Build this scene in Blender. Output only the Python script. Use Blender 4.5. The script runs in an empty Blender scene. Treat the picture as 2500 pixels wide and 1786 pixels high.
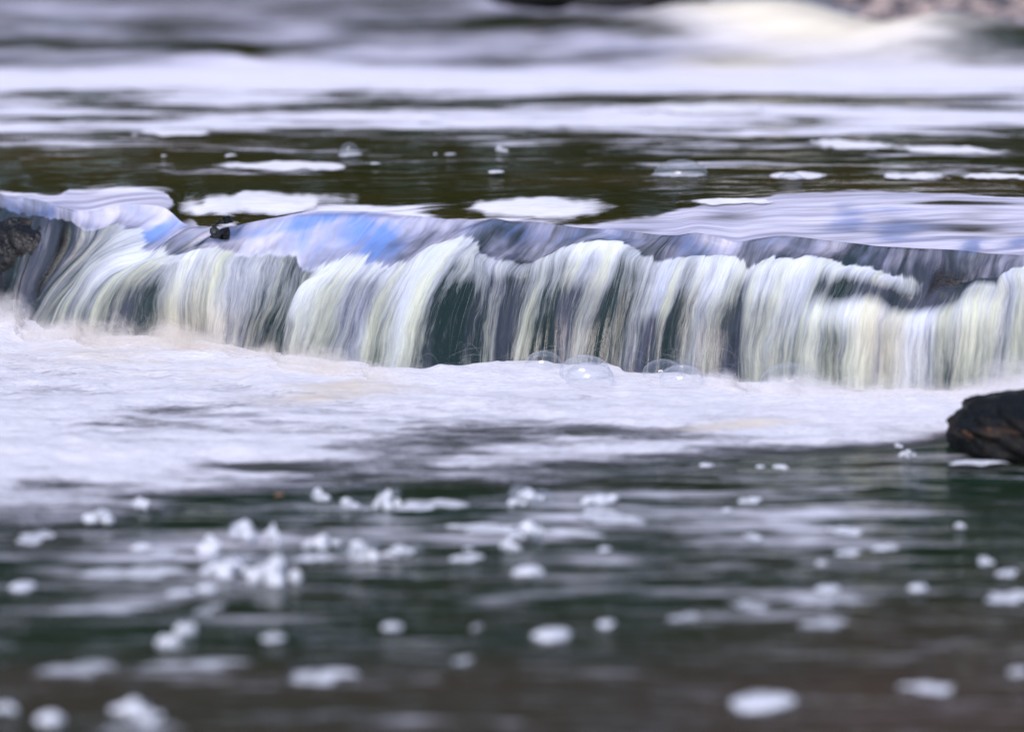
import bpy, math, random
import numpy as np

# ------------------------------------------------------------------ camera, sky, sun, exposure
SC = bpy.context.scene
R = math.radians
W0, H0 = 2500.0, 1786.0                       # the photograph's pixels, used to lay out positions on the real surfaces
CAM_H, PITCH, HFOV = 1.06, R(10.0), R(18.9)
FPX = W0 / 2 / math.tan(HFOV / 2)

cam_d = bpy.data.cameras.new('camera'); cam = bpy.data.objects.new('camera', cam_d)
SC.collection.objects.link(cam); SC.camera = cam
cam.location = (0, 0, CAM_H); cam.rotation_euler = (math.pi / 2 - PITCH, 0, 0)
cam_d.sensor_width = 36; cam_d.lens = 18 / math.tan(HFOV / 2); cam_d.clip_end = 500; cam_d.clip_start = .05
cam_d.dof.use_dof = True; cam_d.dof.focus_distance = 6.12; cam_d.dof.aperture_fstop = 1.8
cam_d.dof.aperture_blades = 9

SUN_EL, SUN_AZ = R(52), R(200)                # azimuth measured clockwise from +Y
world = bpy.data.worlds.new('World'); SC.world = world; world.use_nodes = True
wn = world.node_tree.nodes; wl = world.node_tree.links
for n in list(wn): wn.remove(n)
sky = wn.new('ShaderNodeTexSky'); sky.sky_type = 'NISHITA'; sky.sun_disc = False
sky.sun_elevation = SUN_EL; sky.sun_rotation = SUN_AZ; sky.air_density = 1.0; sky.dust_density = 1.0
bg = wn.new('ShaderNodeBackground'); bg.inputs['Strength'].default_value = 0.11
wo = wn.new('ShaderNodeOutputWorld')
wl.new(sky.outputs[0], bg.inputs[0]); wl.new(bg.outputs[0], wo.inputs[0])

sd = bpy.data.lights.new('sun', 'SUN'); sd.energy = 1.0; sd.angle = R(25); sd.color = (1.0, .90, .86)
sun = bpy.data.objects.new('sun', sd); SC.collection.objects.link(sun)
sun.rotation_euler = (math.pi / 2 - SUN_EL, 0, -SUN_AZ + math.pi)

SC.view_settings.view_transform = 'Standard'; SC.view_settings.look = 'None'
SC.view_settings.gamma = 1; SC.view_settings.use_curve_mapping = False
SC.view_settings.exposure = 1.08
cy = SC.cycles
cy.use_denoising = True
try: cy.denoiser = 'OPENIMAGEDENOISE'
except Exception: pass
cy.max_bounces = 6; cy.diffuse_bounces = 2; cy.glossy_bounces = 3; cy.transmission_bounces = 4
cy.transparent_max_bounces = 24; cy.caustics_reflective = False; cy.caustics_refractive = False
cy.sample_clamp_indirect = 4.0

rng = np.random.default_rng(7); random.seed(7)

# ------------------------------------------------------------------ helpers
def at_z(px, py, z):
    """point of the horizontal level z seen at a pixel of the photograph"""
    px, py, z = (np.asarray(a, float) for a in (px, py, z))
    dx = (px - W0 / 2) / FPX; dy = -(py - H0 / 2) / FPX
    vy = math.cos(PITCH) + dy * math.sin(PITCH); vz = -math.sin(PITCH) + dy * math.cos(PITCH)
    t = (z - CAM_H) / vz
    return np.stack(np.broadcast_arrays(dx * t, vy * t, z), -1)
def at_y(px, py, Y):
    px, py, Y = (np.asarray(a, float) for a in (px, py, Y))
    dx = (px - W0 / 2) / FPX; dy = -(py - H0 / 2) / FPX
    vy = math.cos(PITCH) + dy * math.sin(PITCH); vz = -math.sin(PITCH) + dy * math.cos(PITCH)
    t = Y / vy
    return np.stack(np.broadcast_arrays(dx * t, Y, CAM_H + vz * t), -1)
def pix(P):
    x, y, z = P[..., 0], P[..., 1], P[..., 2] - CAM_H
    f = y * math.cos(PITCH) - z * math.sin(PITCH); u = y * math.sin(PITCH) + z * math.cos(PITCH)
    return W0 / 2 + FPX * x / f, H0 / 2 - FPX * u / f
def sstep(a, b, x):
    t = np.clip((x - a) / (b - a), 0, 1); return t * t * (3 - 2 * t)

_TAB = rng.random((256, 256))
def vnoise(x, y, seed=0):
    x = np.asarray(x, float) + seed * 17.13; y = np.asarray(y, float) + seed * 31.7
    xi = np.floor(x).astype(int); yi = np.floor(y).astype(int); fx = x - xi; fy = y - yi
    fx = fx * fx * fx * (fx * (fx * 6 - 15) + 10); fy = fy * fy * fy * (fy * (fy * 6 - 15) + 10)
    T = lambda a, b: _TAB[a & 255, b & 255]
    return ((T(xi, yi) * (1 - fx) + T(xi + 1, yi) * fx) * (1 - fy) + (T(xi, yi + 1) * (1 - fx) + T(xi + 1, yi + 1) * fx) * fy) * 2 - 1
def fbm(x, y, seed=0, o=4):
    s = 0; a = 1; t = 0
    for k in range(o):
        s = s + a * vnoise(x * 2 ** k, y * 2 ** k, seed + k * 3); t += a; a *= .5
    return s / t

def mesh_obj(name, verts, faces, mat=None, parent=None, smooth=True, attrs=None, uv=None, normals=None):
    me = bpy.data.meshes.new(name)
    verts = np.asarray(verts, np.float32).reshape(-1, 3); faces = np.asarray(faces, np.int32)
    k = faces.shape[1]; n = len(faces)
    me.vertices.add(len(verts)); me.vertices.foreach_set('co', verts.ravel())
    me.loops.add(n * k); me.loops.foreach_set('vertex_index', faces.ravel())
    me.polygons.add(n); me.polygons.foreach_set('loop_start', np.arange(0, n * k, k, dtype=np.int32))
    me.polygons.foreach_set('loop_total', np.full(n, k, np.int32))
    me.update(calc_edges=True)
    if smooth: me.polygons.foreach_set('use_smooth', np.ones(n, bool))
    for an, av in (attrs or {}).items():
        a = me.attributes.new(an, 'FLOAT', 'POINT'); a.data.foreach_set('value', np.asarray(av, np.float32).ravel())
    if uv is not None:
        a = me.attributes.new('flow', 'FLOAT_VECTOR', 'POINT')
        uv = np.asarray(uv, np.float32).reshape(-1, 2)
        a.data.foreach_set('vector', np.concatenate([uv, np.zeros((len(uv), 1), np.float32)], 1).ravel())
    if mat: me.materials.append(mat)
    if normals is not None: me.normals_split_custom_set_from_vertices(np.asarray(normals).reshape(-1, 3).tolist())
    o = bpy.data.objects.new(name, me); SC.collection.objects.link(o)
    if parent: o.parent = parent
    return o
def grid_faces(nu, nv):
    i = np.arange(nu - 1)[:, None]; j = np.arange(nv - 1)[None, :]
    a = i * nv + j
    return np.stack([a, a + nv, a + nv + 1, a + 1], -1).reshape(-1, 4)
def tag(o, label=None, cat=None, group=None, kind=None):
    for k, v in (('label', label), ('category', cat), ('group', group), ('kind', kind)):
        if v: o[k] = v
    return o
def empty(name, loc):
    o = bpy.data.objects.new(name, None); SC.collection.objects.link(o); o.location = loc; o.empty_display_size = .05
    return o

# ------------------------------------------------------------------ materials
class NT:
    def __init__(s, name):
        s.m = bpy.data.materials.new(name); s.m.use_nodes = True; s.t = s.m.node_tree
        for n in list(s.t.nodes): s.t.nodes.remove(n)
        s.out = s.n('ShaderNodeOutputMaterial')
    def n(s, kind, **kw):
        x = s.t.nodes.new(kind)
        for k, v in kw.items(): setattr(x, k, v)
        return x
    def put(s, sock, v):
        if isinstance(v, bpy.types.NodeSocket): s.t.links.new(v, sock)
        elif isinstance(v, (tuple, list)) and sock.type == 'RGBA' and len(v) == 3: sock.default_value = (*v, 1)
        else: sock.default_value = v
    def math(s, op, a, b=None, clamp=False):
        x = s.n('ShaderNodeMath', operation=op, use_clamp=clamp); s.put(x.inputs[0], a)
        if b is not None: s.put(x.inputs[1], b)
        return x.outputs[0]
    def attr(s, name, vec=False):
        x = s.n('ShaderNodeAttribute', attribute_name=name); return x.outputs['Vector' if vec else 'Fac']
    def pos(s): return s.n('ShaderNodeNewGeometry').outputs['Position']
    def scale(s, v, sc, off=(0, 0, 0)):
        x = s.n('ShaderNodeMapping'); s.put(x.inputs[0], v); x.inputs['Scale'].default_value = sc; x.inputs['Location'].default_value = off
        return x.outputs[0]
    def noise(s, v, scale=1, detail=3, rough=.55, dist=0., col=False):
        x = s.n('ShaderNodeTexNoise'); s.put(x.inputs['Vector'], v)
        x.inputs['Scale'].default_value = scale; x.inputs['Detail'].default_value = detail
        x.inputs['Roughness'].default_value = rough; x.inputs['Distortion'].default_value = dist
        return x.outputs['Color' if col else 'Fac']
    def rng(s, v, a, b, c=0., d=1., smooth=True):
        x = s.n('ShaderNodeMapRange'); x.interpolation_type = 'SMOOTHSTEP' if smooth else 'LINEAR'
        s.put(x.inputs['Value'], v)
        for k, q in (('From Min', a), ('From Max', b), ('To Min', c), ('To Max', d)): s.put(x.inputs[k], q)
        return x.outputs['Result']
    def mix(s, f, a, b):
        x = s.n('ShaderNodeMix', data_type='RGBA'); s.put(x.inputs[0], f); s.put(x.inputs[6], a); s.put(x.inputs[7], b)
        return x.outputs[2]
    def warp(s, v, f, amt, det=2):
        """push coordinates about by a noise so that streaks bend"""
        c = s.noise(v, f, det, .5, 0, True)
        a = s.n('ShaderNodeVectorMath', operation='SUBTRACT'); s.put(a.inputs[0], c); a.inputs[1].default_value = (.5, .5, .5)
        b = s.n('ShaderNodeVectorMath', operation='MULTIPLY'); s.put(b.inputs[0], a.outputs[0]); b.inputs[1].default_value = amt
        d = s.n('ShaderNodeVectorMath', operation='ADD'); s.put(d.inputs[0], v); s.put(d.inputs[1], b.outputs[0])
        return d.outputs[0]
    def bump(s, h, strength, dist, normal=None):
        x = s.n('ShaderNodeBump'); s.put(x.inputs['Height'], h); x.inputs['Strength'].default_value = strength
        x.inputs['Distance'].default_value = dist
        if normal is not None: s.put(x.inputs['Normal'], normal)
        return x.outputs[0]
    def pbsdf(s, **kw):
        x = s.n('ShaderNodeBsdfPrincipled')
        for k, v in kw.items(): s.put(x.inputs[k.replace('_', ' ')], v)
        return x
    def mixs(s, f, a, b):
        x = s.n('ShaderNodeMixShader'); s.put(x.inputs[0], f); s.put(x.inputs[1], a); s.put(x.inputs[2], b); return x.outputs[0]
    def clear(s): return s.n('ShaderNodeBsdfTransparent').outputs[0]
    def end(s, sh): s.t.links.new(sh, s.out.inputs[0]); return s.m

FOAM = (.84, .80, .89); CREAM = (.80, .70, .55)

def mat_pool(name, dark, brown, ripple=1.0, big=(2.4, 11), small=(12, 62), st1=(3.2, 14), lo=.22, hi=.98, kk=2.6):
    n = NT(name); p = n.pos()
    w = n.warp(p, 1.3, (.30, .10, 0), 3)
    s1 = n.noise(n.scale(w, (*st1, 1)), 1, 6, .6)
    s2 = n.noise(n.scale(w, (11, 60, 1)), 1, 3, .6)
    d = n.attr('foam'); silk = n.attr('silk'); blue_sheen = n.attr('blue_sheen')
    nz = n.math('ADD', n.math('MULTIPLY', s1, .75), n.math('MULTIPLY', s2, .25))
    k = n.math('SUBTRACT', kk, n.math('MULTIPLY', silk, 2.0))
    cov = n.rng(n.math('ADD', d, n.math('MULTIPLY', n.math('SUBTRACT', nz, .5), k)), lo, hi)
    cs = n.rng(n.math('ADD', d, n.math('MULTIPLY', n.math('SUBTRACT', nz, .5), .9)), -.1, 1.05)
    cmx = n.n('ShaderNodeMix', data_type='FLOAT'); n.put(cmx.inputs[0], silk); n.put(cmx.inputs[2], cov); n.put(cmx.inputs[3], cs)
    cov = n.math('MULTIPLY', cmx.outputs[0], n.rng(d, -.2, .12))
    tint = n.noise(n.scale(w, (1.2, 5, 1)), 1, 3, .5)
    wc = n.mix(n.math('ADD', n.attr('brown'), n.math('MULTIPLY', n.math('SUBTRACT', tint, .5), .9), True), dark, brown)
    # wavelets: long across the stream, short along it
    b1 = n.noise(n.scale(w, (*big, 1)), 1, 3, .5)
    b2 = n.noise(n.scale(w, (*small, 1)), 1, 2, .5)
    hb = n.math('ADD', b1, n.math('MULTIPLY', b2, .14))
    nm = n.bump(hb, 1.0, .012 * ripple)
    wat = n.pbsdf(Base_Color=wc, Roughness=.10, IOR=1.33, Normal=nm)
    fc = n.mix(n.attr('warm'), FOAM, CREAM)
    fc = n.mix(n.rng(s2, .35, .65, 0, .25), fc, (.62, .62, .68))
    # satin, bubble-filled water drawn thin over the stones, sky sheen put into its colour
    v1 = n.noise(n.scale(w, (5, 22, 1)), 1, 3, .55)
    sc = n.mix(n.rng(n.noise(n.scale(w, (3, 30, 1), (4, 4, 0)), 1, 4, .6), .36, .66), (.84, .79, .92), (.46, .44, .58))
    sc = n.mix(n.rng(n.math('ADD', blue_sheen, n.math('MULTIPLY', n.math('SUBTRACT', v1, .5), 2.4)), .20, 1.3, 0, .85), sc, (.24, .30, .55))
    fc = n.mix(silk, fc, sc)
    fc = n.mix(n.math('MULTIPLY', n.attr('warm'), silk), fc, (.95, .85, .66))
    fo = n.pbsdf(Base_Color=fc, Roughness=n.math('SUBTRACT', .7, n.math('MULTIPLY', silk, .4)), Normal=n.bump(s2, .5, .004), Specular_IOR_Level=.3)
    return n.end(n.mixs(cov, wat.outputs[0], fo.outputs[0]))

M_UP = mat_pool('upper_water', (.008, .018, .004), (.060, .042, .010), .8, (2.0, 6), (10, 40), (1.7, 6.5), .32, .84, 3.6)
M_LOW = mat_pool('lower_water', (.008, .022, .010), (.065, .046, .036), 1.0, (1.6, 9), (9, 50))

def mat_fall():
    n = NT('falling_water'); f = n.attr('flow', True)
    # flow = (metres along the lip, metres down the stream)
    w = n.warp(n.warp(f, 4, (.030, .05, 0), 2), 16, (.010, .03, 0), 2)
    a0 = n.noise(n.scale(w, (13, 1.6, 1), (5, 5, 0)), 1, 2, .5)
    a1 = n.noise(n.scale(w, (34, 1.8, 1)), 1, 3, .6)
    a2 = n.noise(n.scale(w, (95, 5.5, 1), (3, 1, 0)), 1, 4, .65)
    a3 = n.noise(n.scale(w, (260, 20, 1), (7, 2, 0)), 1, 3, .7)
    st = n.math('ADD', n.math('MULTIPLY', a1, .50), n.math('ADD', n.math('MULTIPLY', a2, .31), n.math('MULTIPLY', a3, .22)))
    cov, aer = n.attr('cov'), n.attr('aer')
    # ragged, feathered edge where the stream breaks into white water
    edge = n.math('ADD', n.math('MULTIPLY', n.math('SUBTRACT', n.noise(n.scale(f, (60, 16, 1)), 1, 4, .7), .5), .9), n.math('MULTIPLY', n.math('SUBTRACT', a2, .5), 1.2))
    ae = n.rng(n.math('ADD', aer, edge), .15, .95)
    white = n.rng(n.math('ADD', cov, n.math('ADD', n.math('MULTIPLY', n.math('SUBTRACT', st, .5), 2.3), n.math('MULTIPLY', n.math('SUBTRACT', a0, .5), .7))), .34, 1.24, 0, .96, False)  # white cover also carries the top-light fall-off down the stream
    # smooth part: pale, veined water with sky sheen put into its colour, see-through where thin
    v1 = n.noise(n.scale(w, (9, 5, 1)), 1, 3, .55); v2 = n.noise(n.scale(w, (46, 4, 1), (2, 2, 0)), 1, 4, .6)
    film = n.rng(n.math('ADD', n.attr('pale'), n.math('ADD', n.math('MULTIPLY', n.math('SUBTRACT', v1, .5), 1.0), n.math('MULTIPLY', n.math('SUBTRACT', v2, .5), 1.2))), .0, 1.15)
    filmc = n.mix(n.rng(v1, .36, .64), (.46, .46, .62), (.76, .70, .84))
    filmc = n.mix(n.rng(n.math('ADD', n.attr('blue_sheen'), n.math('MULTIPLY', n.math('SUBTRACT', v2, .5), 1.6)), .05, 1.25), filmc, (.18, .31, .72))
    wc = n.mix(n.rng(n.math('ADD', a1, n.math('MULTIPLY', n.attr('low'), .22)), .44, .74, 0, .9), (.87, .89, .98), (.72, .73, .54))
    wc = n.mix(n.rng(a0, .50, .75, 0, .5), wc, (.56, .60, .84))
    wc = n.mix(n.math('MULTIPLY', n.attr('cream'), .8), wc, (.78, .66, .50))
    nm = n.bump(st, .5, .006)
    fs = n.pbsdf(Base_Color=filmc, Roughness=.16, IOR=1.34, Normal=n.bump(v2, .4, .005), Specular_IOR_Level=.8)
    ws = n.pbsdf(Base_Color=wc, Roughness=.5, Normal=nm, Specular_IOR_Level=.3)
    tr = n.n('ShaderNodeBsdfTranslucent'); n.put(tr.inputs[0], wc)
    ws = n.mixs(.10, ws.outputs[0], tr.outputs[0])
    gl = n.pbsdf(Base_Color=n.mix(n.rng(n.math('ADD', n.math('MULTIPLY', a0, .6), n.math('MULTIPLY', a1, .4)), .36, .64), (.012, .024, .022), (.066, .068, .098)), Roughness=.15, IOR=1.34, Normal=nm)   # clear dark water
    thin = n.mixs(n.math('MULTIPLY', n.rng(cov, .0, .13), .96), n.clear(), gl.outputs[0])
    sm = n.mixs(film, thin, fs.outputs[0])
    wh = n.mixs(white, n.mixs(n.math('MULTIPLY', film, n.rng(aer, .98, .55)), thin, fs.outputs[0]), ws)
    return n.end(n.mixs(ae, sm, wh))
M_FALL = mat_fall()

def mat_thread():
    n = NT('water_thread'); a = n.attr('opac')
    c = n.mix(n.attr('tone'), (.86, .88, .94), (.66, .66, .52))
    ws = n.pbsdf(Base_Color=c, Roughness=.6, Specular_IOR_Level=.3)
    tr = n.n('ShaderNodeBsdfTranslucent'); n.put(tr.inputs[0], c)
    return n.end(n.mixs(a, n.clear(), n.mixs(.3, ws.outputs[0], tr.outputs[0])))
M_THREAD = mat_thread()

def mat_churn():
    n = NT('churned_foam'); p = n.pos(); w = n.warp(p, 2.2, (.20, .14, 0), 3)
    w = n.warp(w, 9, (.03, .02, 0), 3)
    s1 = n.noise(n.scale(w, (5, 16, 4)), 1, 5, .62)
    s2 = n.noise(n.scale(w, (24, 90, 30)), 1, 4, .65)
    d = n.attr('foam')
    w2 = n.warp(n.warp(w, 14, (.05, .03, .02), 2), 40, (.012, .008, .01), 1)
    s3 = n.noise(n.scale(w2, (60, 150, 60)), 1, 3, .7)
    nz = n.math('ADD', n.math('MULTIPLY', s1, .55), n.math('ADD', n.math('MULTIPLY', s2, .25), n.math('MULTIPLY', s3, .20)))
    cov = n.rng(n.math('ADD', d, n.math('MULTIPLY', n.math('SUBTRACT', nz, .5), 2.9)), .10, 1.05)
    cov = n.math('MULTIPLY', cov, n.rng(d, .02, .3))
    c = n.mix(n.rng(n.math('ADD', n.attr('warm'), n.math('MULTIPLY', n.math('SUBTRACT', nz, .5), 2.4)), .25, 1.25), (.93, .90, .96), (.82, .68, .50))
    c = n.mix(n.rng(n.math('ADD', d, n.math('MULTIPLY', n.math('SUBTRACT', nz, .5), 3.0)), 1.30, .25), c, (.33, .32, .38))
    c = n.mix(n.rng(s3, .35, .62, .28, 0), c, (.50, .44, .46))
    b = n.pbsdf(Base_Color=c, Roughness=.75, Specular_IOR_Level=.2, Normal=n.bump(n.math('ADD', n.math('ADD', n.math('MULTIPLY', s2, .35), n.math('MULTIPLY', s3, .20)), s1), .6, .012))
    tr = n.n('ShaderNodeBsdfTranslucent'); n.put(tr.inputs[0], c)
    return n.end(n.mixs(cov, n.clear(), n.mixs(.2, b.outputs[0], tr.outputs[0])))
M_CHURN = mat_churn()

def mat_raft():
    n = NT('white_raft'); p = n.pos(); w = n.warp(p, 3, (.1, .05, 0), 2)
    s1 = n.noise(n.scale(w, (14, 40, 1)), 1, 4, .65)
    cov = n.rng(n.math('ADD', n.attr('foam'), n.math('MULTIPLY', n.math('SUBTRACT', s1, .5), .8)), .15, .85)
    c = n.mix(n.rng(s1, .35, .7), (.86, .82, .84), (.72, .70, .76))
    b = n.pbsdf(Base_Color=c, Roughness=.7, Specular_IOR_Level=.2)
    return n.end(n.mixs(cov, n.clear(), b.outputs[0]))
M_RAFT = mat_raft()

def mat_clump(name='bubbly_foam', op=1.0):
    n = NT(name); p = n.pos()
    v = n.n('ShaderNodeTexVoronoi'); n.put(v.inputs['Vector'], p); v.inputs['Scale'].default_value = 90
    s1 = n.noise(p, 38, 3, .6)
    c = n.mix(n.rng(s1, .40, .68), (.90, .89, .95), (.72, .72, .79))
    b = n.pbsdf(Base_Color=c, Roughness=.5, Specular_IOR_Level=.4, Normal=n.bump(v.outputs['Distance'], .6, .006))
    tr = n.n('ShaderNodeBsdfTranslucent'); n.put(tr.inputs[0], c)
    sh = n.mixs(.12, b.outputs[0], tr.outputs[0])
    lw = n.n('ShaderNodeLayerWeight'); lw.inputs['Blend'].default_value = .5; rim = n.rng(n.math('ADD', lw.outputs['Facing'], n.math('MULTIPLY', n.math('SUBTRACT', s1, .5), .5)), .60, 1.0, 1, .35)
    if op < 1: sh = n.mixs(n.math('MULTIPLY', n.rng(s1, .30, .60, op * .5, min(1, op * 1.4)), n.rng(n.attr('edge'), 0, .5)), n.clear(), sh)
    else: sh = n.mixs(n.rng(n.math('ADD', n.attr('edge'), n.math('MULTIPLY', n.math('SUBTRACT', s1, .5), .3)), .0, .14), n.clear(), n.mixs(n.math('MULTIPLY', rim, n.rng(s1, .30, .52, .45, 1)), n.clear(), sh))
    return n.end(sh)
M_CLUMP = mat_clump(); M_PALE = mat_clump('thin_foam', .5)

def mat_bubble():
    n = NT('bubble_film'); lw = n.n('ShaderNodeLayerWeight'); lw.inputs['Blend'].default_value = .25
    g = n.n('ShaderNodeBsdfGlossy'); g.inputs['Roughness'].default_value = .06; g.inputs['Color'].default_value = (.85, .88, 1, 1)
    d = n.n('ShaderNodeBsdfDiffuse'); d.inputs['Color'].default_value = (.75, .77, .85, 1)
    s = n.mixs(.45, g.outputs[0], d.outputs[0])
    return n.end(n.mixs(n.rng(lw.outputs['Facing'], .1, 1.0, .10, .75), n.clear(), s))
M_BUBBLE = mat_bubble()

def mat_rock(name, c1, c2, c3, rough=.28, fs=1.0, spec=.5):
    n = NT(name); p = n.pos()
    a = n.noise(p, 7 * fs, 6, .65); b = n.noise(p, 34 * fs, 5, .6); c = n.noise(p, 130 * fs, 3, .6)
    col = n.mix(n.rng(a, .38, .62), c1, c2); col = n.mix(n.rng(b, .56, .70, 0, .85), col, c3)
    h = n.math('ADD', n.math('ADD', a, n.math('MULTIPLY', b, .4)), n.math('MULTIPLY', c, .12))
    m = n.pbsdf(Base_Color=col, Roughness=n.rng(b, .3, .7, rough, rough + .35), Normal=n.bump(h, 1, .02 / fs), Specular_IOR_Level=spec)
    return n.end(m.outputs[0])
M_LEDGE = mat_rock('wet_ledge_rock', (.010, .012, .012), (.030, .026, .022), (.075, .045, .025), .22)
M_BOULDER = mat_rock('wet_boulder_rock', (.002, .003, .004), (.006, .005, .005), (.022, .012, .008), .34, 1.0, .22)
M_BTOP = mat_rock('brown_boulder_top', (.006, .005, .005), (.030, .016, .009), (.20, .085, .035), .30, 1.0, .3)
M_LROCK = mat_rock('brown_wet_rock', (.005, .005, .006), (.014, .011, .010), (.060, .030, .017), .20, .6, .35)
M_BANK = mat_rock('bank_rock', (.012, .012, .014), (.030, .024, .026), (.06, .045, .04), .5, .3)
def plain(name, c, rough=.8):
    n = NT(name); a = n.noise(n.pos(), 25, 3); col = n.mix(n.rng(a, .35, .65), c, tuple(x * .6 for x in c))
    return n.end(n.pbsdf(Base_Color=col, Roughness=rough).outputs[0])

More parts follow.
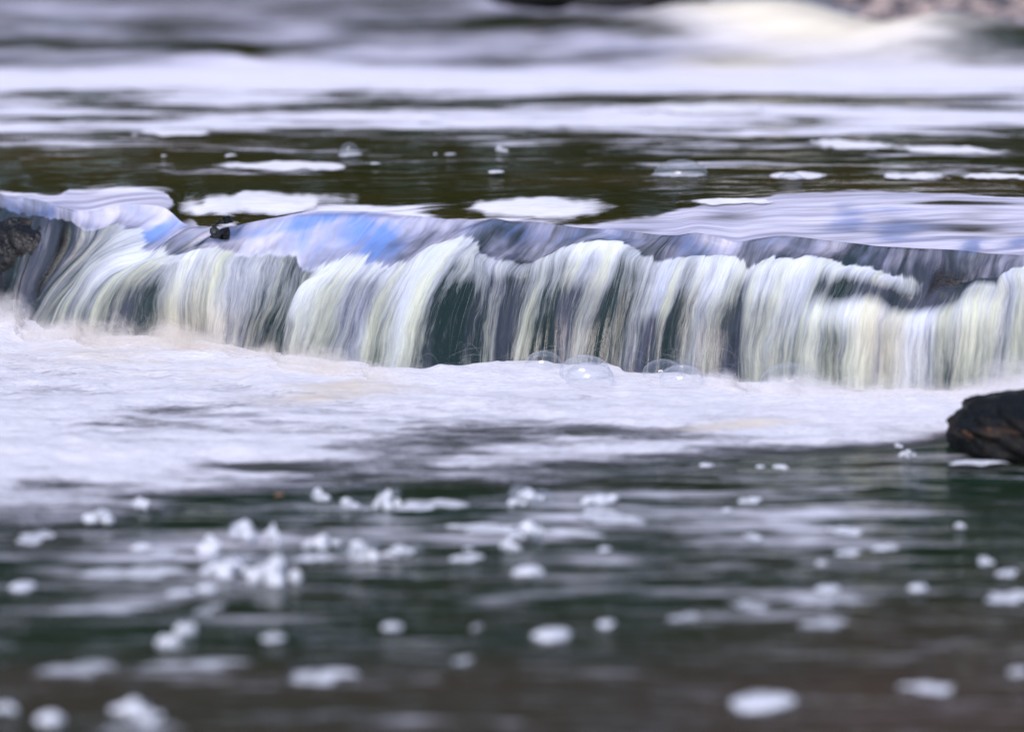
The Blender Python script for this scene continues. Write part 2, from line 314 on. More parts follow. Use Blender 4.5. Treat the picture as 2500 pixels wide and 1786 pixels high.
# ------------------------------------------------------------------ the streams of the fall
# each stream: crest, break, three way points, foot as (px, py, density); pixels are turned into points below
ZC, ZB = .250, .01
S = [
 [(-420,470,.3),(-440,520,.1),(-450,600,.1),(-460,660,.1),(-470,720,.2),(-480,790,.3)],
 [(-230,470,.3),(-240,520,.1),(-250,600,.1),(-260,660,.1),(-270,720,.2),(-280,790,.3)],
 [(-60,470,.5),(-70,510,.25),(-80,580,.15),(-90,650,.1),(-95,710,.1),(-100,790,.2)],
 [(15,478,.6),(8,515,.12),(0,580,.08),(-8,650,.03),(-12,710,.05),(-20,790,.2)],
 [(70,484,.6),(60,520,.12),(48,580,.20),(38,640,.15),(25,700,.08),(12,790,.2)],
 [(128,496,.55),(122,535,.18),(110,585,.30),(88,640,.22),(60,700,.15),(40,790,.25)],
 [(158,508,.40),(160,540,.06),(152,590,.03),(130,640,.06),(95,700,.05),(60,792,.2)],
 [(215,515,.75),(208,560,.45),(190,610,.30),(150,660,.22),(110,715,.25),(72,792,.3)],
 [(300,500,.85),(275,550,.60),(225,610,.45),(170,665,.35),(120,725,.40),(74,795,.4)],
 [(395,505,.95),(320,560,1.0),(240,625,.75),(185,690,.55),(135,745,.50),(95,805,.5)],
 [(450,545,.85),(345,612,1.1),(240,660,.85),(196,715,.70),(170,765,.60),(155,815,.5)],
 [(500,552,.60),(380,628,1.1),(305,668,.95),(262,705,.75),(235,755,.75),(218,820,.6)],
 [(540,553,.55),(425,626,1.0),(360,675,.55),(325,722,.28),(305,765,.22),(290,825,.3)],
 [(572,552,.65),(474,610,1.1),(452,660,1.0),(440,705,.90),(432,760,.80),(420,835,.5)],
 [(600,545,.70),(530,605,1.0),(505,665,.75),(492,715,.65),(485,770,.55),(478,842,.5)],
 [(680,530,.90),(605,635,.80),(590,690,.70),(578,740,.65),(568,790,.60),(556,852,.5)],
 [(770,516,.98),(716,630,.60),(700,690,.60),(680,750,.55),(662,800,.45),(640,872,.4)],
 [(860,515,1.0),(756,655,.55),(724,710,.45),(700,770,.30),(685,820,.35),(668,878,.4)],
 [(930,518,.95),(800,650,1.3),(742,690,1.2),(712,745,.95),(698,800,.70),(682,880,.5)],
 [(990,525,.95),(862,632,1.1),(815,690,.75),(790,745,.65),(770,800,.60),(745,885,.5)],
 [(1050,530,.85),(935,645,1.0),(895,700,.45),(876,750,.42),(855,810,.46),(830,890,.5)],
 [(1095,535,.60),(980,640,.85),(940,700,.70),(918,755,.65),(900,810,.70),(882,900,.6)],
 [(1150,538,.70),(1045,603,1.1),(985,680,1.0),(955,740,.85),(930,800,.70),(905,908,.6)],
 [(1200,537,.60),(1105,585,1.2),(1045,660,1.15),(1010,730,1.05),(985,800,.85),(960,908,.7)],
 [(1235,538,.45),(1160,600,1.1),(1118,670,.70),(1085,730,.48),(1058,800,.38),(1040,905,.3)],
 [(1270,540,.35),(1178,618,.80),(1165,670,.65),(1150,730,.35),(1125,800,.35),(1110,900,.4)],
 [(1310,542,.28),(1225,632,.75),(1210,690,.35),(1200,745,.38),(1190,810,.38),(1178,896,.4)],
 [(1360,548,.22),(1285,645,.65),(1265,690,.30),(1250,745,.18),(1240,810,.12),(1232,890,.3)],
 [(1410,555,.28),(1330,622,.90),(1308,690,.65),(1292,750,.62),(1278,810,.60),(1262,888,.5)],
 [(1460,558,.40),(1370,602,1.0),(1350,670,.65),(1332,740,.50),(1318,810,.50),(1302,886,.5)],
 [(1500,560,.50),(1430,590,1.3),(1400,655,.75),(1376,730,.22),(1366,800,.08),(1360,886,.2)],
 [(1545,565,.45),(1500,584,1.3),(1478,650,.75),(1452,730,.40),(1432,800,.38),(1415,884,.4)],
 [(1600,572,.25),(1540,612,1.0),(1522,670,.65),(1506,740,.45),(1490,810,.42),(1478,890,.4)],
 [(1650,574,.30),(1590,636,.85),(1568,690,.60),(1550,750,.48),(1538,810,.40),(1528,900,.3)],
 [(1700,568,.45),(1652,630,1.0),(1625,690,.85),(1606,750,.70),(1592,810,.20),(1582,905,.08)],
 [(1750,578,.50),(1715,624,1.1),(1685,690,.80),(1660,750,.45),(1640,810,.38),(1626,905,.35)],
 [(1800,590,.55),(1780,624,1.2),(1755,690,1.0),(1728,750,.62),(1710,820,.52),(1700,910,.45)],
 [(1850,582,.40),(1828,652,.90),(1806,710,.45),(1796,770,.20),(1788,830,.08),(1780,918,.10)],
 [(1905,575,.35),(1866,636,1.2),(1842,700,.85),(1822,770,.45),(1812,830,.35),(1806,924,.35)],
 [(1965,580,.35),(1925,630,1.25),(1895,700,.95),(1876,770,.60),(1866,840,.60),(1858,932,.55)],
 [(2030,588,.35),(1992,626,1.35),(1960,700,.90),(1938,770,.80),(1925,840,.70),(1915,940,.65)],
 [(2090,594,.30),(2048,648,1.3),(2020,712,.35),(1998,770,1.1),(1985,840,.75),(1975,945,.65)],
 [(2140,600,.22),(2105,655,1.3),(2078,712,.25),(2050,765,1.15),(2042,840,.65),(2035,948,.60)],
 [(2195,603,.20),(2165,672,1.3),(2140,722,.20),(2125,772,1.2),(2112,840,.85),(2105,950,.75)],
 [(2245,606,.12),(2225,690,.60),(2205,735,.15),(2190,778,1.0),(2180,840,.85),(2175,951,.75)],
 [(2300,608,.12),(2280,690,.03),(2262,740,.10),(2245,782,1.15),(2236,840,.75),(2230,951,.65)],
 [(2360,612,.15),(2340,690,.03),(2322,735,.30),(2302,778,.85),(2294,840,.60),(2288,950,.55)],
 [(2410,618,.15),(2392,680,.06),(2378,712,.70),(2362,760,1.0),(2352,840,.75),(2345,950,.65)],
 [(2452,620,.30),(2436,680,.10),(2428,715,.85),(2418,760,.95),(2408,840,.70),(2400,950,.60)],
 [(2490,622,.45),(2460,662,1.0),(2466,715,.40),(2456,770,.45),(2446,840,.50),(2440,950,.50)],
 [(2540,624,.50),(2510,656,1.1),(2506,715,.80),(2498,770,.70),(2490,840,.60),(2485,955,.50)],
 [(2680,630,.50),(2650,660,.8),(2640,715,.60),(2632,770,.60),(2624,840,.50),(2620,960,.50)],
 [(2860,640,.50),(2830,670,.8),(2820,725,.60),(2812,780,.60),(2804,850,.50),(2800,965,.50)],
]
def moved(st, dx, k): return [(x + dx, y, c * k) for (x, y, c) in st]
OFF = 3                                                # streams added beyond the left edge, where a step to the side would see them
S = [moved(S[0], -760, 3.), moved(S[0], -480, 5.), moved(S[0], -220, 2.)] + S + [moved(S[-1], 240, .9), moved(S[-1], 500, .5), moved(S[-1], 780, 1.)]
K = np.array(S, float)                                 # (ns, 6, 3)
ns = len(K)
zc_k = np.full(ns, ZC)
P0 = at_z(K[:, 0, 0], K[:, 0, 1], zc_k); P5 = at_z(K[:, 5, 0], K[:, 5, 1] + 12, ZB)
Y0 = P0[:, 1].copy(); Y5 = P5[:, 1].copy()
# even the distances out a little so that neighbouring streams join
def smooth1(a, k=2):
    for _ in range(k): a = np.convolve(np.pad(a, 1, mode='edge'), [.25, .5, .25], 'valid')
    return a
Y0 = smooth1(Y0, 3); Y5 = np.minimum(smooth1(Y5, 3), Y0 - .05)
f = (K[:, :, 1] - K[:, :1, 1]) / (K[:, 5:6, 1] + 12 - K[:, :1, 1])
Yk = Y0[:, None] + (Y5 - Y0)[:, None] * np.clip(f, 0, 1) ** .62
KP = at_y(K[:, :, 0], K[:, :, 1] + np.array([0, 0, 0, 0, 0, 12.]), Yk)    # (ns,6,3)
KC = K[:, :, 2]

def catmull(A, t):
    """A (n, ...) keys at 0..n-1"""
    n = len(A); i = np.clip(np.floor(t).astype(int), 0, n - 2); fr = (t - i).reshape(-1, *([1] * (A.ndim - 1)))
    a = A[np.maximum(i - 1, 0)]; b = A[i]; c = A[i + 1]; d = A[np.minimum(i + 2, n - 1)]
    return b + .5 * fr * (c - a + fr * (2 * a - 5 * b + 4 * c - d + fr * (3 * (b - c) + d - a)))
NU, NF = 1560, 130                                     # columns along the lip, rows down the fall
tu = np.linspace(0.02, ns - 1.02, NU)
# columns spread evenly in metres along the lip
lip = catmull(KP[:, 1], tu); ds = np.r_[0, np.cumsum(np.hypot(*np.diff(lip[:, :2], axis=0).T))]
tu = np.interp(np.linspace(0, ds[-1], NU), ds, tu)
def clampmix(A, t):                                    # gentler interpolation for densities
    i = np.clip(np.floor(t).astype(int), 0, len(A) - 2); fr = (t - i)[:, None]; fr = fr * fr * (3 - 2 * fr)
    return A[i] * (1 - fr) + A[i + 1] * fr
colP = catmull(KP, tu)                                 # (NU,6,3)
colC = clampmix(KC, tu)
tv = np.concatenate([np.linspace(0, 1, 34)[:-1], np.linspace(1, 5, NF - 33)])
G = np.moveaxis(catmull(np.moveaxis(colP, 1, 0), tv), 0, 1)   # (NU,NF,3)
C = clampmix(colC.T.copy(), tv).T
aer = sstep(.80, 1.06, tv)[None, :] * np.ones((NU, 1))
cream = np.zeros_like(C)
xpix, ypix = pix(G)
cream += .9 * np.exp(-((xpix - 460) / 160) ** 2 - ((ypix - 800) / 60) ** 2) + .8 * np.exp(-((xpix - 2150) / 60) ** 2 - ((ypix - 850) / 120) ** 2)
cream += .5 * np.exp(-((xpix - 660) / 60) ** 2 - ((ypix - 850) / 60) ** 2)
def blob(px, py, cx, cy, rx, ry, a=0):
    c, s = math.cos(R(a)), math.sin(R(a)); dx, dy = px - cx, py - cy
    return np.exp(-((dx * c - dy * s) / rx) ** 2 - ((dx * s + dy * c) / ry) ** 2)
SKY_SHEEN = [(330, 590, 120, 20, 25, 1.3), (225, 625, 40, 60, 0, 1.1), (500, 588, 60, 14, 15, .5), (770, 545, 90, 20, 8, .9), (745, 600, 40, 40, 30, .6), (880, 575, 60, 45, 35, .8),
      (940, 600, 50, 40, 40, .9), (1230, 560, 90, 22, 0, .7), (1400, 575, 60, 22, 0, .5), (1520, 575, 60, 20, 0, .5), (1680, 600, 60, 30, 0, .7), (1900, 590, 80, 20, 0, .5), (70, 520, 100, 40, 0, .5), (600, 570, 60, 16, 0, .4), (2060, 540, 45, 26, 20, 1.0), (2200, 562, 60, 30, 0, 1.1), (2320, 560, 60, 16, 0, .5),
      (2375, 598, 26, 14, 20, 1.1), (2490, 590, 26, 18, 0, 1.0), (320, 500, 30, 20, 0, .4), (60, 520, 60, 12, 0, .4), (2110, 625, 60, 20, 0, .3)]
def sky_sheen_map(x, y):  # patches of reflected sky, put into the water colour
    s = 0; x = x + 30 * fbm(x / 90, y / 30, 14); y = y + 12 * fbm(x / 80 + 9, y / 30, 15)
    for (cx, cy_, rx, ry, a, k) in SKY_SHEEN: s = s + k * blob(x, y, cx, cy_, rx * 1.25, ry * 1.15, a)
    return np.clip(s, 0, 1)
sheenF = sky_sheen_map(xpix, ypix)
pale = np.maximum(C[:, :1], .0) + .10
pale = pale * (1 - sstep(.3, 1.0, tv)[None, :]) + (C[:, :1] * .75 + .03) * sstep(.3, 1.0, tv)[None, :]
# flow coordinates in metres
U = np.cumsum(np.r_[0, np.linalg.norm(np.diff(G[:, 40], axis=0), axis=1)])[:, None] * np.ones((1, NF))
V = np.concatenate([np.zeros((NU, 1)), np.cumsum(np.linalg.norm(np.diff(G, axis=1), axis=2), axis=1)], 1)

aer = sstep(.80, 1.08, tv[None, :] + .10 * vnoise(U * 14, V * 0, 61) + .10 * vnoise(U * 42, V * 0, 62) + .09 * vnoise(U * 120, V * 3, 63))

# upstream: the upper pool, rows from the crest back to the far rapids
ZP = .285
NB = 350
q = np.linspace(0, 1, NB) ** 1.0
Yfar = 13.6
Yc = G[:, 0, 1]; Xc = G[:, 0, 0]
invc = 1 / Yc[:, None]; rows = 1 / (invc + (1 / Yfar - invc) * q[None, :])      # evenly spread in view
XX = Xc[:, None] * rows / Yc[:, None]
def pool_z(X, Y, Yc, xc):
    d = np.maximum(Y - Yc, 0)
    z0 = G[:, 0, 2][:, None]
    z = z0 + (ZP - z0) * (1 - np.exp(-d / .34))
    return z
ZZ = pool_z(XX, rows, Yc[:, None], Xc[:, None])
UPX, UPY = pix(np.stack([XX, rows, ZZ], -1))
def blob(px, py, cx, cy, rx, ry, a=0):
    c, s = math.cos(R(a)), math.sin(R(a)); dx, dy = px - cx, py - cy
    return np.exp(-((dx * c - dy * s) / rx) ** 2 - ((dx * s + dy * c) / ry) ** 2)
d = rows - Yc[:, None]
# the broad raised tongue of water on the right and small swells
ZZ += .020 * blob(UPX, UPY, 2150, 500, 420, 34) * sstep(0, .2, d)
ZZ += sstep(0, .6, d) * (.006 * fbm(XX * 1.6, rows * 4.5, 1) + .0035 * fbm(XX * 5, rows * 16, 2))
# far rapids
far = sstep(9.2, 10.6, rows)
ZZ += far * (.030 + .030 * fbm(XX * .8, rows * 1.6, 5)) + sstep(8.8, 12.5, rows) * .018
def wave(px, Y, rx, ry, h, sk=0.):
    """a standing wave centred where pixel column px meets distance Y"""
    x0 = (px - W0 / 2) / FPX * Y
    return h * np.exp(-((XX - x0 - sk * (rows - Y)) / rx) ** 2 - ((rows - Y) / ry) ** 2)
ZZ += wave(1850, 10.7, .42, .5, .125, -.4) + wave(1600, 10.5, .35, .4, .05) + wave(2390, 10.1, .38, .25, .105) + wave(2300, 9.95, .2, .2, .02)
ZZ += wave(620, 10.0, .30, .22, .045) + wave(250, 10.6, .5, .3, .03) + wave(1150, 11.2, .5, .3, .03)
ZZ += .012 * far * fbm(XX * 4, rows * 6, 9)
B = np.stack([XX, rows, ZZ], -1)

# foam on the upper pool
px_, py_ = pix(np.stack([XX, rows, pool_z(XX, rows, Yc[:, None], Xc[:, None])], -1))
bx, by = pix(B)
F = np.zeros_like(px_)
F += 1.15 * np.exp(-((py_ - 192) / 24) ** 2) + (.56 + .3 * fbm(XX * 1.4 + rows, rows * 2.2, 87)) * sstep(392, 290, py_) * sstep(170, 210, py_)
F += .46 * sstep(200, 150, py_) + .12 * sstep(1100, 300, px_) * sstep(200, 150, py_)
F -= .55 * blob(px_, py_, 900, 262, 330, 14, 0) + .55 * blob(px_, py_, 1750, 238, 380, 12) + .45 * blob(px_, py_, 2300, 250, 250, 16)
F += .5 * blob(px_, py_, 1700, 270, 350, 16) + .4 * blob(px_, py_, 2300, 300, 300, 22) + .35 * blob(px_, py_, 800, 300, 500, 14)
F += .25 * blob(px_, py_, 1500, 330, 500, 16) + .22 * sstep(300, 350, py_) * blob(px_, py_, 2000, 400, 700, 60)
F += .22 * blob(px_, py_, 900, 420, 350, 30) + .12 * blob(px_, py_, 600, 370, 500, 25)
F += .9 * np.exp(-((XX - (1850 - 1250) / FPX * 10.7 + .35 * (rows - 10.7)) / .55) ** 2 - ((rows - 10.5) / .6) ** 2)
F += .5 * np.exp(-((XX - .25) / .5) ** 2 - ((rows - 10.0) / .4) ** 2)
F -= .55 * np.exp(-((XX - (2380 - 1250) / FPX * 10.1) / .42) ** 2 - ((rows - 10.1) / .28) ** 2)
F -= .7 * np.exp(-((XX - (660 - 1250) / FPX * 10.1) / .35) ** 2 - ((rows - 10.22) / .10) ** 2)
# pale smooth water drawn to the lip
def near(cx, cy, rx, ry, a, k): return k * blob(px_, py_, cx, cy, rx, ry, a)
F += near(285, 480, 105, 26, 0, 1.4) + near(60, 478, 110, 9, -6, 1.2) + near(800, 520, 140, 16, 3, .9) + near(1010, 532, 60, 14, 0, .8)
F += near(2330, 514, 1, 1, 0, .0)
F += near(1250, 540, 160, 8, 0, .45) + near(370, 525, 60, 14, 30, .7) + near(560, 548, 60, 12, 20, .5) + near(1600, 545, 150, 16, -4, .6)
F -= near(430, 520, 45, 20, 20, 1.0) + near(440, 490, 60, 22, 20, .6)
sil_top = np.interp(px_, [-900, 150, 170, 400, 500, 900, 1100, 1400, 1500, 1700, 1900, 2100, 2250, 2500, 3400], [468, 474, 462, 466, 560, 560, 545, 545, 540, 505, 484, 474, 482, 496, 505])
silkU = sstep(-3, 10, py_ - sil_top + 4 * vnoise(px_ / 30, py_ / 6, 5)) * sstep(1.2, .4, d)
silkU *= 1 - .9 * near(2330, 514, 190, 4, 1, 1.0)
silkU *= 1 - .9 * np.clip(blob(px_, py_, 450, 515, 42, 26, 25) * 1.4, 0, 1)
F = F * (1 - silkU) + silkU * (.95 + .2 * vnoise(px_ / 120, py_ / 18, 8) - .60 * near(2280, 558, 260, 17, 1, 1) + .25 * vnoise(px_ / 160, py_ / 9, 18) - .35 * near(1800, 535, 130, 14, -4, 1) - .25 * near(2050, 520, 200, 8, 3, 1))
sheenU = sky_sheen_map(px_, py_)
rear = sstep(192, 165, py_); silkU = np.maximum(silkU, .85 * rear)
w_x = bx + 90 * fbm(bx / 260, by / 50, 81); w_y = by + 9 * fbm(bx / 200, by / 40, 82)
Fr = .46 + .46 * fbm(w_x / 300, w_y / 26, 83)
Fr -= .55 * blob(w_x, w_y, 480, 112, 330, 11, 0) + .40 * blob(w_x, w_y, 690, 140, 150, 13, -14) + .35 * blob(w_x, w_y, 440, 70, 110, 12) + .25 * blob(w_x, w_y, 900, 15, 200, 12)
Fr -= .55 * blob(w_x, w_y, 1350, 62, 330, 13, 0) + .3 * blob(w_x, w_y, 1620, 78, 120, 12)
Fr += .35 * blob(w_x, w_y, 740, 82, 120, 14) + .4 * blob(w_x, w_y, 1180, 15, 70, 16) + .3 * blob(w_x, w_y, 450, 150, 300, 14)
hump = np.exp(-((XX - (2390 - 1250) / FPX * 10.1) / .40) ** 2 - ((rows - 10.0) / .32) ** 2)
cream_w = np.exp(-((XX - (1880 - 1250) / FPX * 10.6 + .45 * (rows - 10.7)) / .42) ** 2 - ((rows - 10.45) / .55) ** 2)
Fr = Fr - .58 * hump + 1.5 * cream_w
F = F * (1 - rear) + rear * Fr
sheenU = np.maximum(sheenU, rear * .30) * (1 - np.clip(1.5 * cream_w, 0, 1))
warmU = np.clip(1.5 * cream_w + .9 * blob(bx, by, 1800, 155, 160, 20), 0, 1)
brownU = .40 - .15 * sstep(210, 150, py_) + .55 * blob(px_, py_, 100, 380, 450, 60) + .7 * blob(px_, py_, 2400, 460, 500, 35) + .3 * blob(px_, py_, 1500, 440, 400, 20)

# relief of the falling sheet
A = np.concatenate([B[:, ::-1][:, :-1], G], 1)           # (NU, NB-1+NF, 3) from far to foot
def normals_of(A):
    du = np.gradient(A, axis=0); dv = np.gradient(A, axis=1); n = np.cross(du, dv)
    n /= np.linalg.norm(n, axis=2, keepdims=True) + 1e-12
    if n[..., 2].mean() < 0: n = -n
    return n
NA = normals_of(A); nF = NA[:, NB - 1:]
amp = sstep(.75, 1.5, tv)[None, :]
bul = (.014 * vnoise(U * 16, V * 2, 3) + .0045 * vnoise(U * 45, V * 3, 4) + .0010 * vnoise(U * 130, V * 4, 6)) * amp
bul += .005 * sstep(.9, 1.6, tv)[None, :] * np.clip(C, 0, 1)
early = sstep(0, .3, tv) * sstep(1.1, .6, tv)
bul += early[None, :] * (.014 * vnoise(U * 9, V * 6, 11) + .005 * vnoise(U * 26, V * 9, 12))
A2 = A.copy(); A2[:, NB - 1:] += nF * bul[..., None]
NA = normals_of(A2)
j0 = NB - 1
UP, FALL = A2[:, :j0 + 1], A2[:, j0:]
upF = F[:, ::-1]; upW = warmU[:, ::-1]; upB = brownU[:, ::-1]
upper = mesh_obj('upper_water', UP, grid_faces(NU, NB)[:, ::-1], M_UP, attrs={'foam': upF, 'warm': upW, 'brown': upB, 'silk': silkU[:, ::-1], 'blue_sheen': sheenU[:, ::-1]}, normals=NA[:, :j0 + 1])
tag(upper, 'dark upper river with foam streaks sliding toward the lip', None, None, 'structure')

fall = empty('waterfall', tuple(FALL[NU // 2, -1]))
tag(fall, 'low wide waterfall of silky white water pouring over a dark rock ledge', 'waterfall')
fl = fall.location
sheet = mesh_obj('water_sheet', FALL - np.array(fl), grid_faces(NU, NF)[:, ::-1], M_FALL, fall, attrs={'cov': C, 'aer': aer, 'cream': cream, 'blue_sheen': sheenF, 'pale': pale, 'low': np.clip((tv[None, :] - 1.6) / 3.2, 0, 1) * np.ones((NU, 1))}, uv=np.stack([U, V], -1), normals=NA[:, j0:])

# threads of water hanging in front of the sheet
nG = NA[:, j0:]
def threads(name, count, seed, wmin, wmax, omax, lift, start_jit):
    r = np.random.default_rng(seed)
    SEG = 12; vs = []; fs = []; op = []; tn = []; nn = []; k = 0; made = 0
    i_brk = int(np.argmin(abs(tv - 1)))
    while made < count:
        iu = r.random() * (NU - 3) + 1; j = i_brk - 4 + abs(r.normal()) * start_jit
        ln = r.uniform(18, 75); j1 = min(j + ln, NF - 1)
        if j1 - j < 8: continue
        jj = np.linspace(j, j1, SEG + 1)
        c = C[int(iu), int(min(j + 6, NF - 1))] * .6 + C[int(iu), int((j + j1) / 2)] * .4
        if r.random() > c ** 1.5 * 1.1: continue
        dr = r.normal() * 3.0; bow = r.normal() * 1.5
        ii = np.clip(iu + dr * np.linspace(0, 1, SEG + 1) + bow * np.sin(np.linspace(0, math.pi, SEG + 1)), 0, NU - 2)
        def smp(Q):
            a = np.floor(ii).astype(int); b = np.minimum(np.floor(jj).astype(int), NF - 2); fa = (ii - a)[:, None]; fb = (jj - b)[:, None]
            return (Q[a, b] * (1 - fa) + Q[a + 1, b] * fa) * (1 - fb) + (Q[a, b + 1] * (1 - fa) + Q[a + 1, b + 1] * fa) * fb
        Pn = smp(nG); Pp = smp(FALL) + Pn * (.002 + lift * abs(r.normal()) * np.linspace(.3, 1, SEG + 1)[:, None])
        T = np.gradient(Pp, axis=0); side = np.cross(T, Pn); side /= np.linalg.norm(side, axis=1, keepdims=True) + 1e-9
        w = r.uniform(wmin, wmax) * (.4 + .6 * np.sin(np.linspace(.15, math.pi - .05, SEG + 1)))[:, None]
        vs.append(np.stack([Pp - side * w / 2, Pp + side * w / 2], 1).reshape(-1, 3)); nn.append(np.repeat(Pn, 2, 0))
        o = r.uniform(.25, 1) * omax * np.sin(np.linspace(.12, math.pi, SEG + 1)) ** .7; op.append(np.repeat(o, 2))
        tn.append(np.full(2 * SEG + 2, np.clip(r.normal(.25, .3), 0, 1)))
        b0 = k + np.arange(SEG) * 2; fs.append(np.stack([b0, b0 + 1, b0 + 3, b0 + 2], 1)); k += 2 * SEG + 2; made += 1
    o = mesh_obj(name, np.concatenate(vs) - np.array(fl), np.concatenate(fs), M_THREAD, fall, attrs={'opac': np.concatenate(op), 'tone': np.concatenate(tn)}, normals=np.concatenate(nn))
    o['kind'] = 'stuff'; return o
threads('water_thread', 3800, 11, .0005, .0012, .11, .0025, 22)

# ------------------------------------------------------------------ ledge of rock under and behind the water
iu = np.arange(0, NU, 5); jv = np.unique(np.r_[np.arange(0, 34, 3), np.arange(34, NF, 4), NF - 1])
L = A[:, j0:][np.ix_(iu, jv)]; Ln = nF[np.ix_(iu, jv)]
Lu, Lv = U[np.ix_(iu, jv)], V[np.ix_(iu, jv)]
deep = .026 + .09 * sstep(.10, .30, Lv)
deep = deep - .010 * fbm(Lu * 6, Lv * 10, 21)
deep *= np.where(C[np.ix_(iu, jv)] < .2, .6, 1.0)
L = L - Ln * deep[..., None]
back = L[:, :1] + np.array([0, .8, -.08]); foot = L[:, -1:] + np.array([0, .02, -.3])
L = np.concatenate([back, L, foot], 1)
led = mesh_obj('rock_ledge', L, grid_faces(len(iu), L.shape[1])[:, ::-1], M_LEDGE)
tag(led, 'dark wet rock ledge the waterfall pours over', 'rock ledge', None, 'structure')

# ------------------------------------------------------------------ lower pool
NX, NY = 720, 440
yq = np.linspace(0, 1, NY); ya, yb = 2.6, 6.75
Yl = 1 / (1 / ya + (1 / yb - 1 / ya) * yq)[None, :] * np.ones((NX, 1))
Xl = np.linspace(-1, 1, NX)[:, None] * (Yl * .34 + .15)
footY = np.interp(Xl, FALL[:, -1, 0], FALL[:, -1, 1])
dd = footY - Yl                                          # metres in front of the foot
Zl = .004 * fbm(Xl * 2.5, Yl * 9, 31) + .0022 * fbm(Xl * 9, Yl * 34, 32)
lx, ly = pix(np.stack([Xl, Yl, np.zeros_like(Xl)], -1))
D = np.zeros_like(lx)
basey = np.interp(lx, K[:, 5, 0], K[:, 5, 1])
h = ly - basey
D += 1.5 * sstep(-40, 0, h) * sstep(170, 95, h)
D += .9 * blob(lx, ly, 1750, 1010, 560, 60, 3) + .7 * blob(lx, ly, 1500, 1105, 380, 26, 3) + .6 * blob(lx, ly, 2050, 1050, 330, 40, 8)
D += .55 * sstep(1215, 1120, ly) * sstep(900, 500, lx) + .8 * blob(lx, ly, 400, 1115, 420, 24, 9) + .6 * blob(lx, ly, 900, 1040, 350, 40, 8)
D += .45 * blob(lx, ly, 100, 1220, 260, 70) + .40 * blob(lx, ly, 900, 1175, 420, 26) + .25 * blob(lx, ly, 250, 1330, 350, 50)
D += .35 * blob(lx, ly, 1000, 1120, 500, 40)
D -= .25 * blob(lx, ly, 250, 1050, 240, 18, 3) + .35 * blob(lx, ly, 480, 985, 160, 16, 0) + .28 * blob(lx, ly, 1560, 1055, 330, 13, 4)
D -= .6 * blob(lx, ly, 620, 1150, 200, 14, 0) + .3 * blob(lx, ly, 1050, 1080, 300, 14, 4)
D -= .8 * sstep(2230, 2330, lx) * sstep(1030, 1090, ly)
D += .55 * sstep(1400, 1150, ly) * sstep(800, 0, lx) + .3 * sstep(1200, 1120, ly) * sstep(2000, 1200, lx)
D = np.where(h > 90, np.minimum(D, 1.15), D)
D += sstep(40, 200, h) * (.62 * fbm(Xl * 3.2 + Yl, Yl * 9 - Xl, 51) + .35 * fbm(Xl * 9, Yl * 24, 52)) * sstep(.02, .3, D)
D = np.clip(D, 0, 1.6)
churn_mask = D
lo_foam_sheen = .10 + .22 * blob(lx, ly, 900, 1300, 650, 60) + .34 * blob(lx, ly, 1750, 1270, 650, 90) + .22 * blob(lx, ly, 1500, 1440, 600, 60) + .28 * blob(lx, ly, 300, 1400, 500, 120) + .10 * blob(lx, ly, 1900, 1500, 400, 50)  # thin foam trails, plus streaks of reflected sky put into the colour
brownL = .10 + .55 * sstep(1450, 1700, ly) + .3 * sstep(1400, 2300, lx) * sstep(1350, 1500, ly)
lower = mesh_obj('lower_water', np.stack([Xl, Yl, Zl], -1), grid_faces(NX, NY), M_LOW, attrs={'foam': lo_foam_sheen, 'warm': np.zeros_like(lx), 'brown': brownL, 'silk': np.zeros_like(lx), 'blue_sheen': np.zeros_like(lx)})
tag(lower, 'dark calm water of the lower pool below the fall', None, None, 'structure')

# churned white water in front of the foot, a raised and ragged sheet
sel_y = np.where((ly.mean(0) < 1420))[0]; a0 = max(sel_y.min() - 1, 0)
Xs, Ys, Ds, hx, hy = Xl[:, a0:], Yl[:, a0:], D[:, a0:], lx[:, a0:], ly[:, a0:]
mound = sstep(.15, 1.3, Ds)
hs = (hy - basey[:, a0:])
Zs = .006 + Zl[:, a0:] + mound * (.004 + .007 * fbm(Xs * 5, Ys * 9, 41) + .006 * fbm(Xs * 18, Ys * 26, 42)) + .008 * np.exp(-((hs - 20) / 40) ** 2) * (1 + .9 * fbm(Xs * 9, Ys * 5, 43))
Zs += .012 * np.exp(-((hs - 30) / 50) ** 2) * sstep(1300, 300, hx)
warmS = .12 + .75 * blob(hx, hy, 820, 975, 220, 26, 4) + .55 * blob(hx, hy, 200, 890, 300, 36) + .8 * blob(hx, hy, 1720, 1052, 260, 9, 4) + .5 * blob(hx, hy, 2250, 1065, 150, 14) + .3 * blob(hx, hy, 600, 930, 250, 30)
ch = mesh_obj('churned_foam', np.stack([Xs, Ys, Zs], -1), grid_faces(NX, Ys.shape[1]), M_CHURN, attrs={'foam': Ds, 'warm': warmS})
tag(ch, 'thick churned white foam spreading from the foot of the waterfall', 'foam', None, 'stuff')

# river bed so that nothing is open underneath
bed = mesh_obj('river_bed', [(-6, 1, -.35), (6, 1, -.35), (9, 60, -.35), (-9, 60, -.35)], [(0, 1, 2, 3)], M_BANK)
tag(bed, 'river bed', None, None, 'structure')

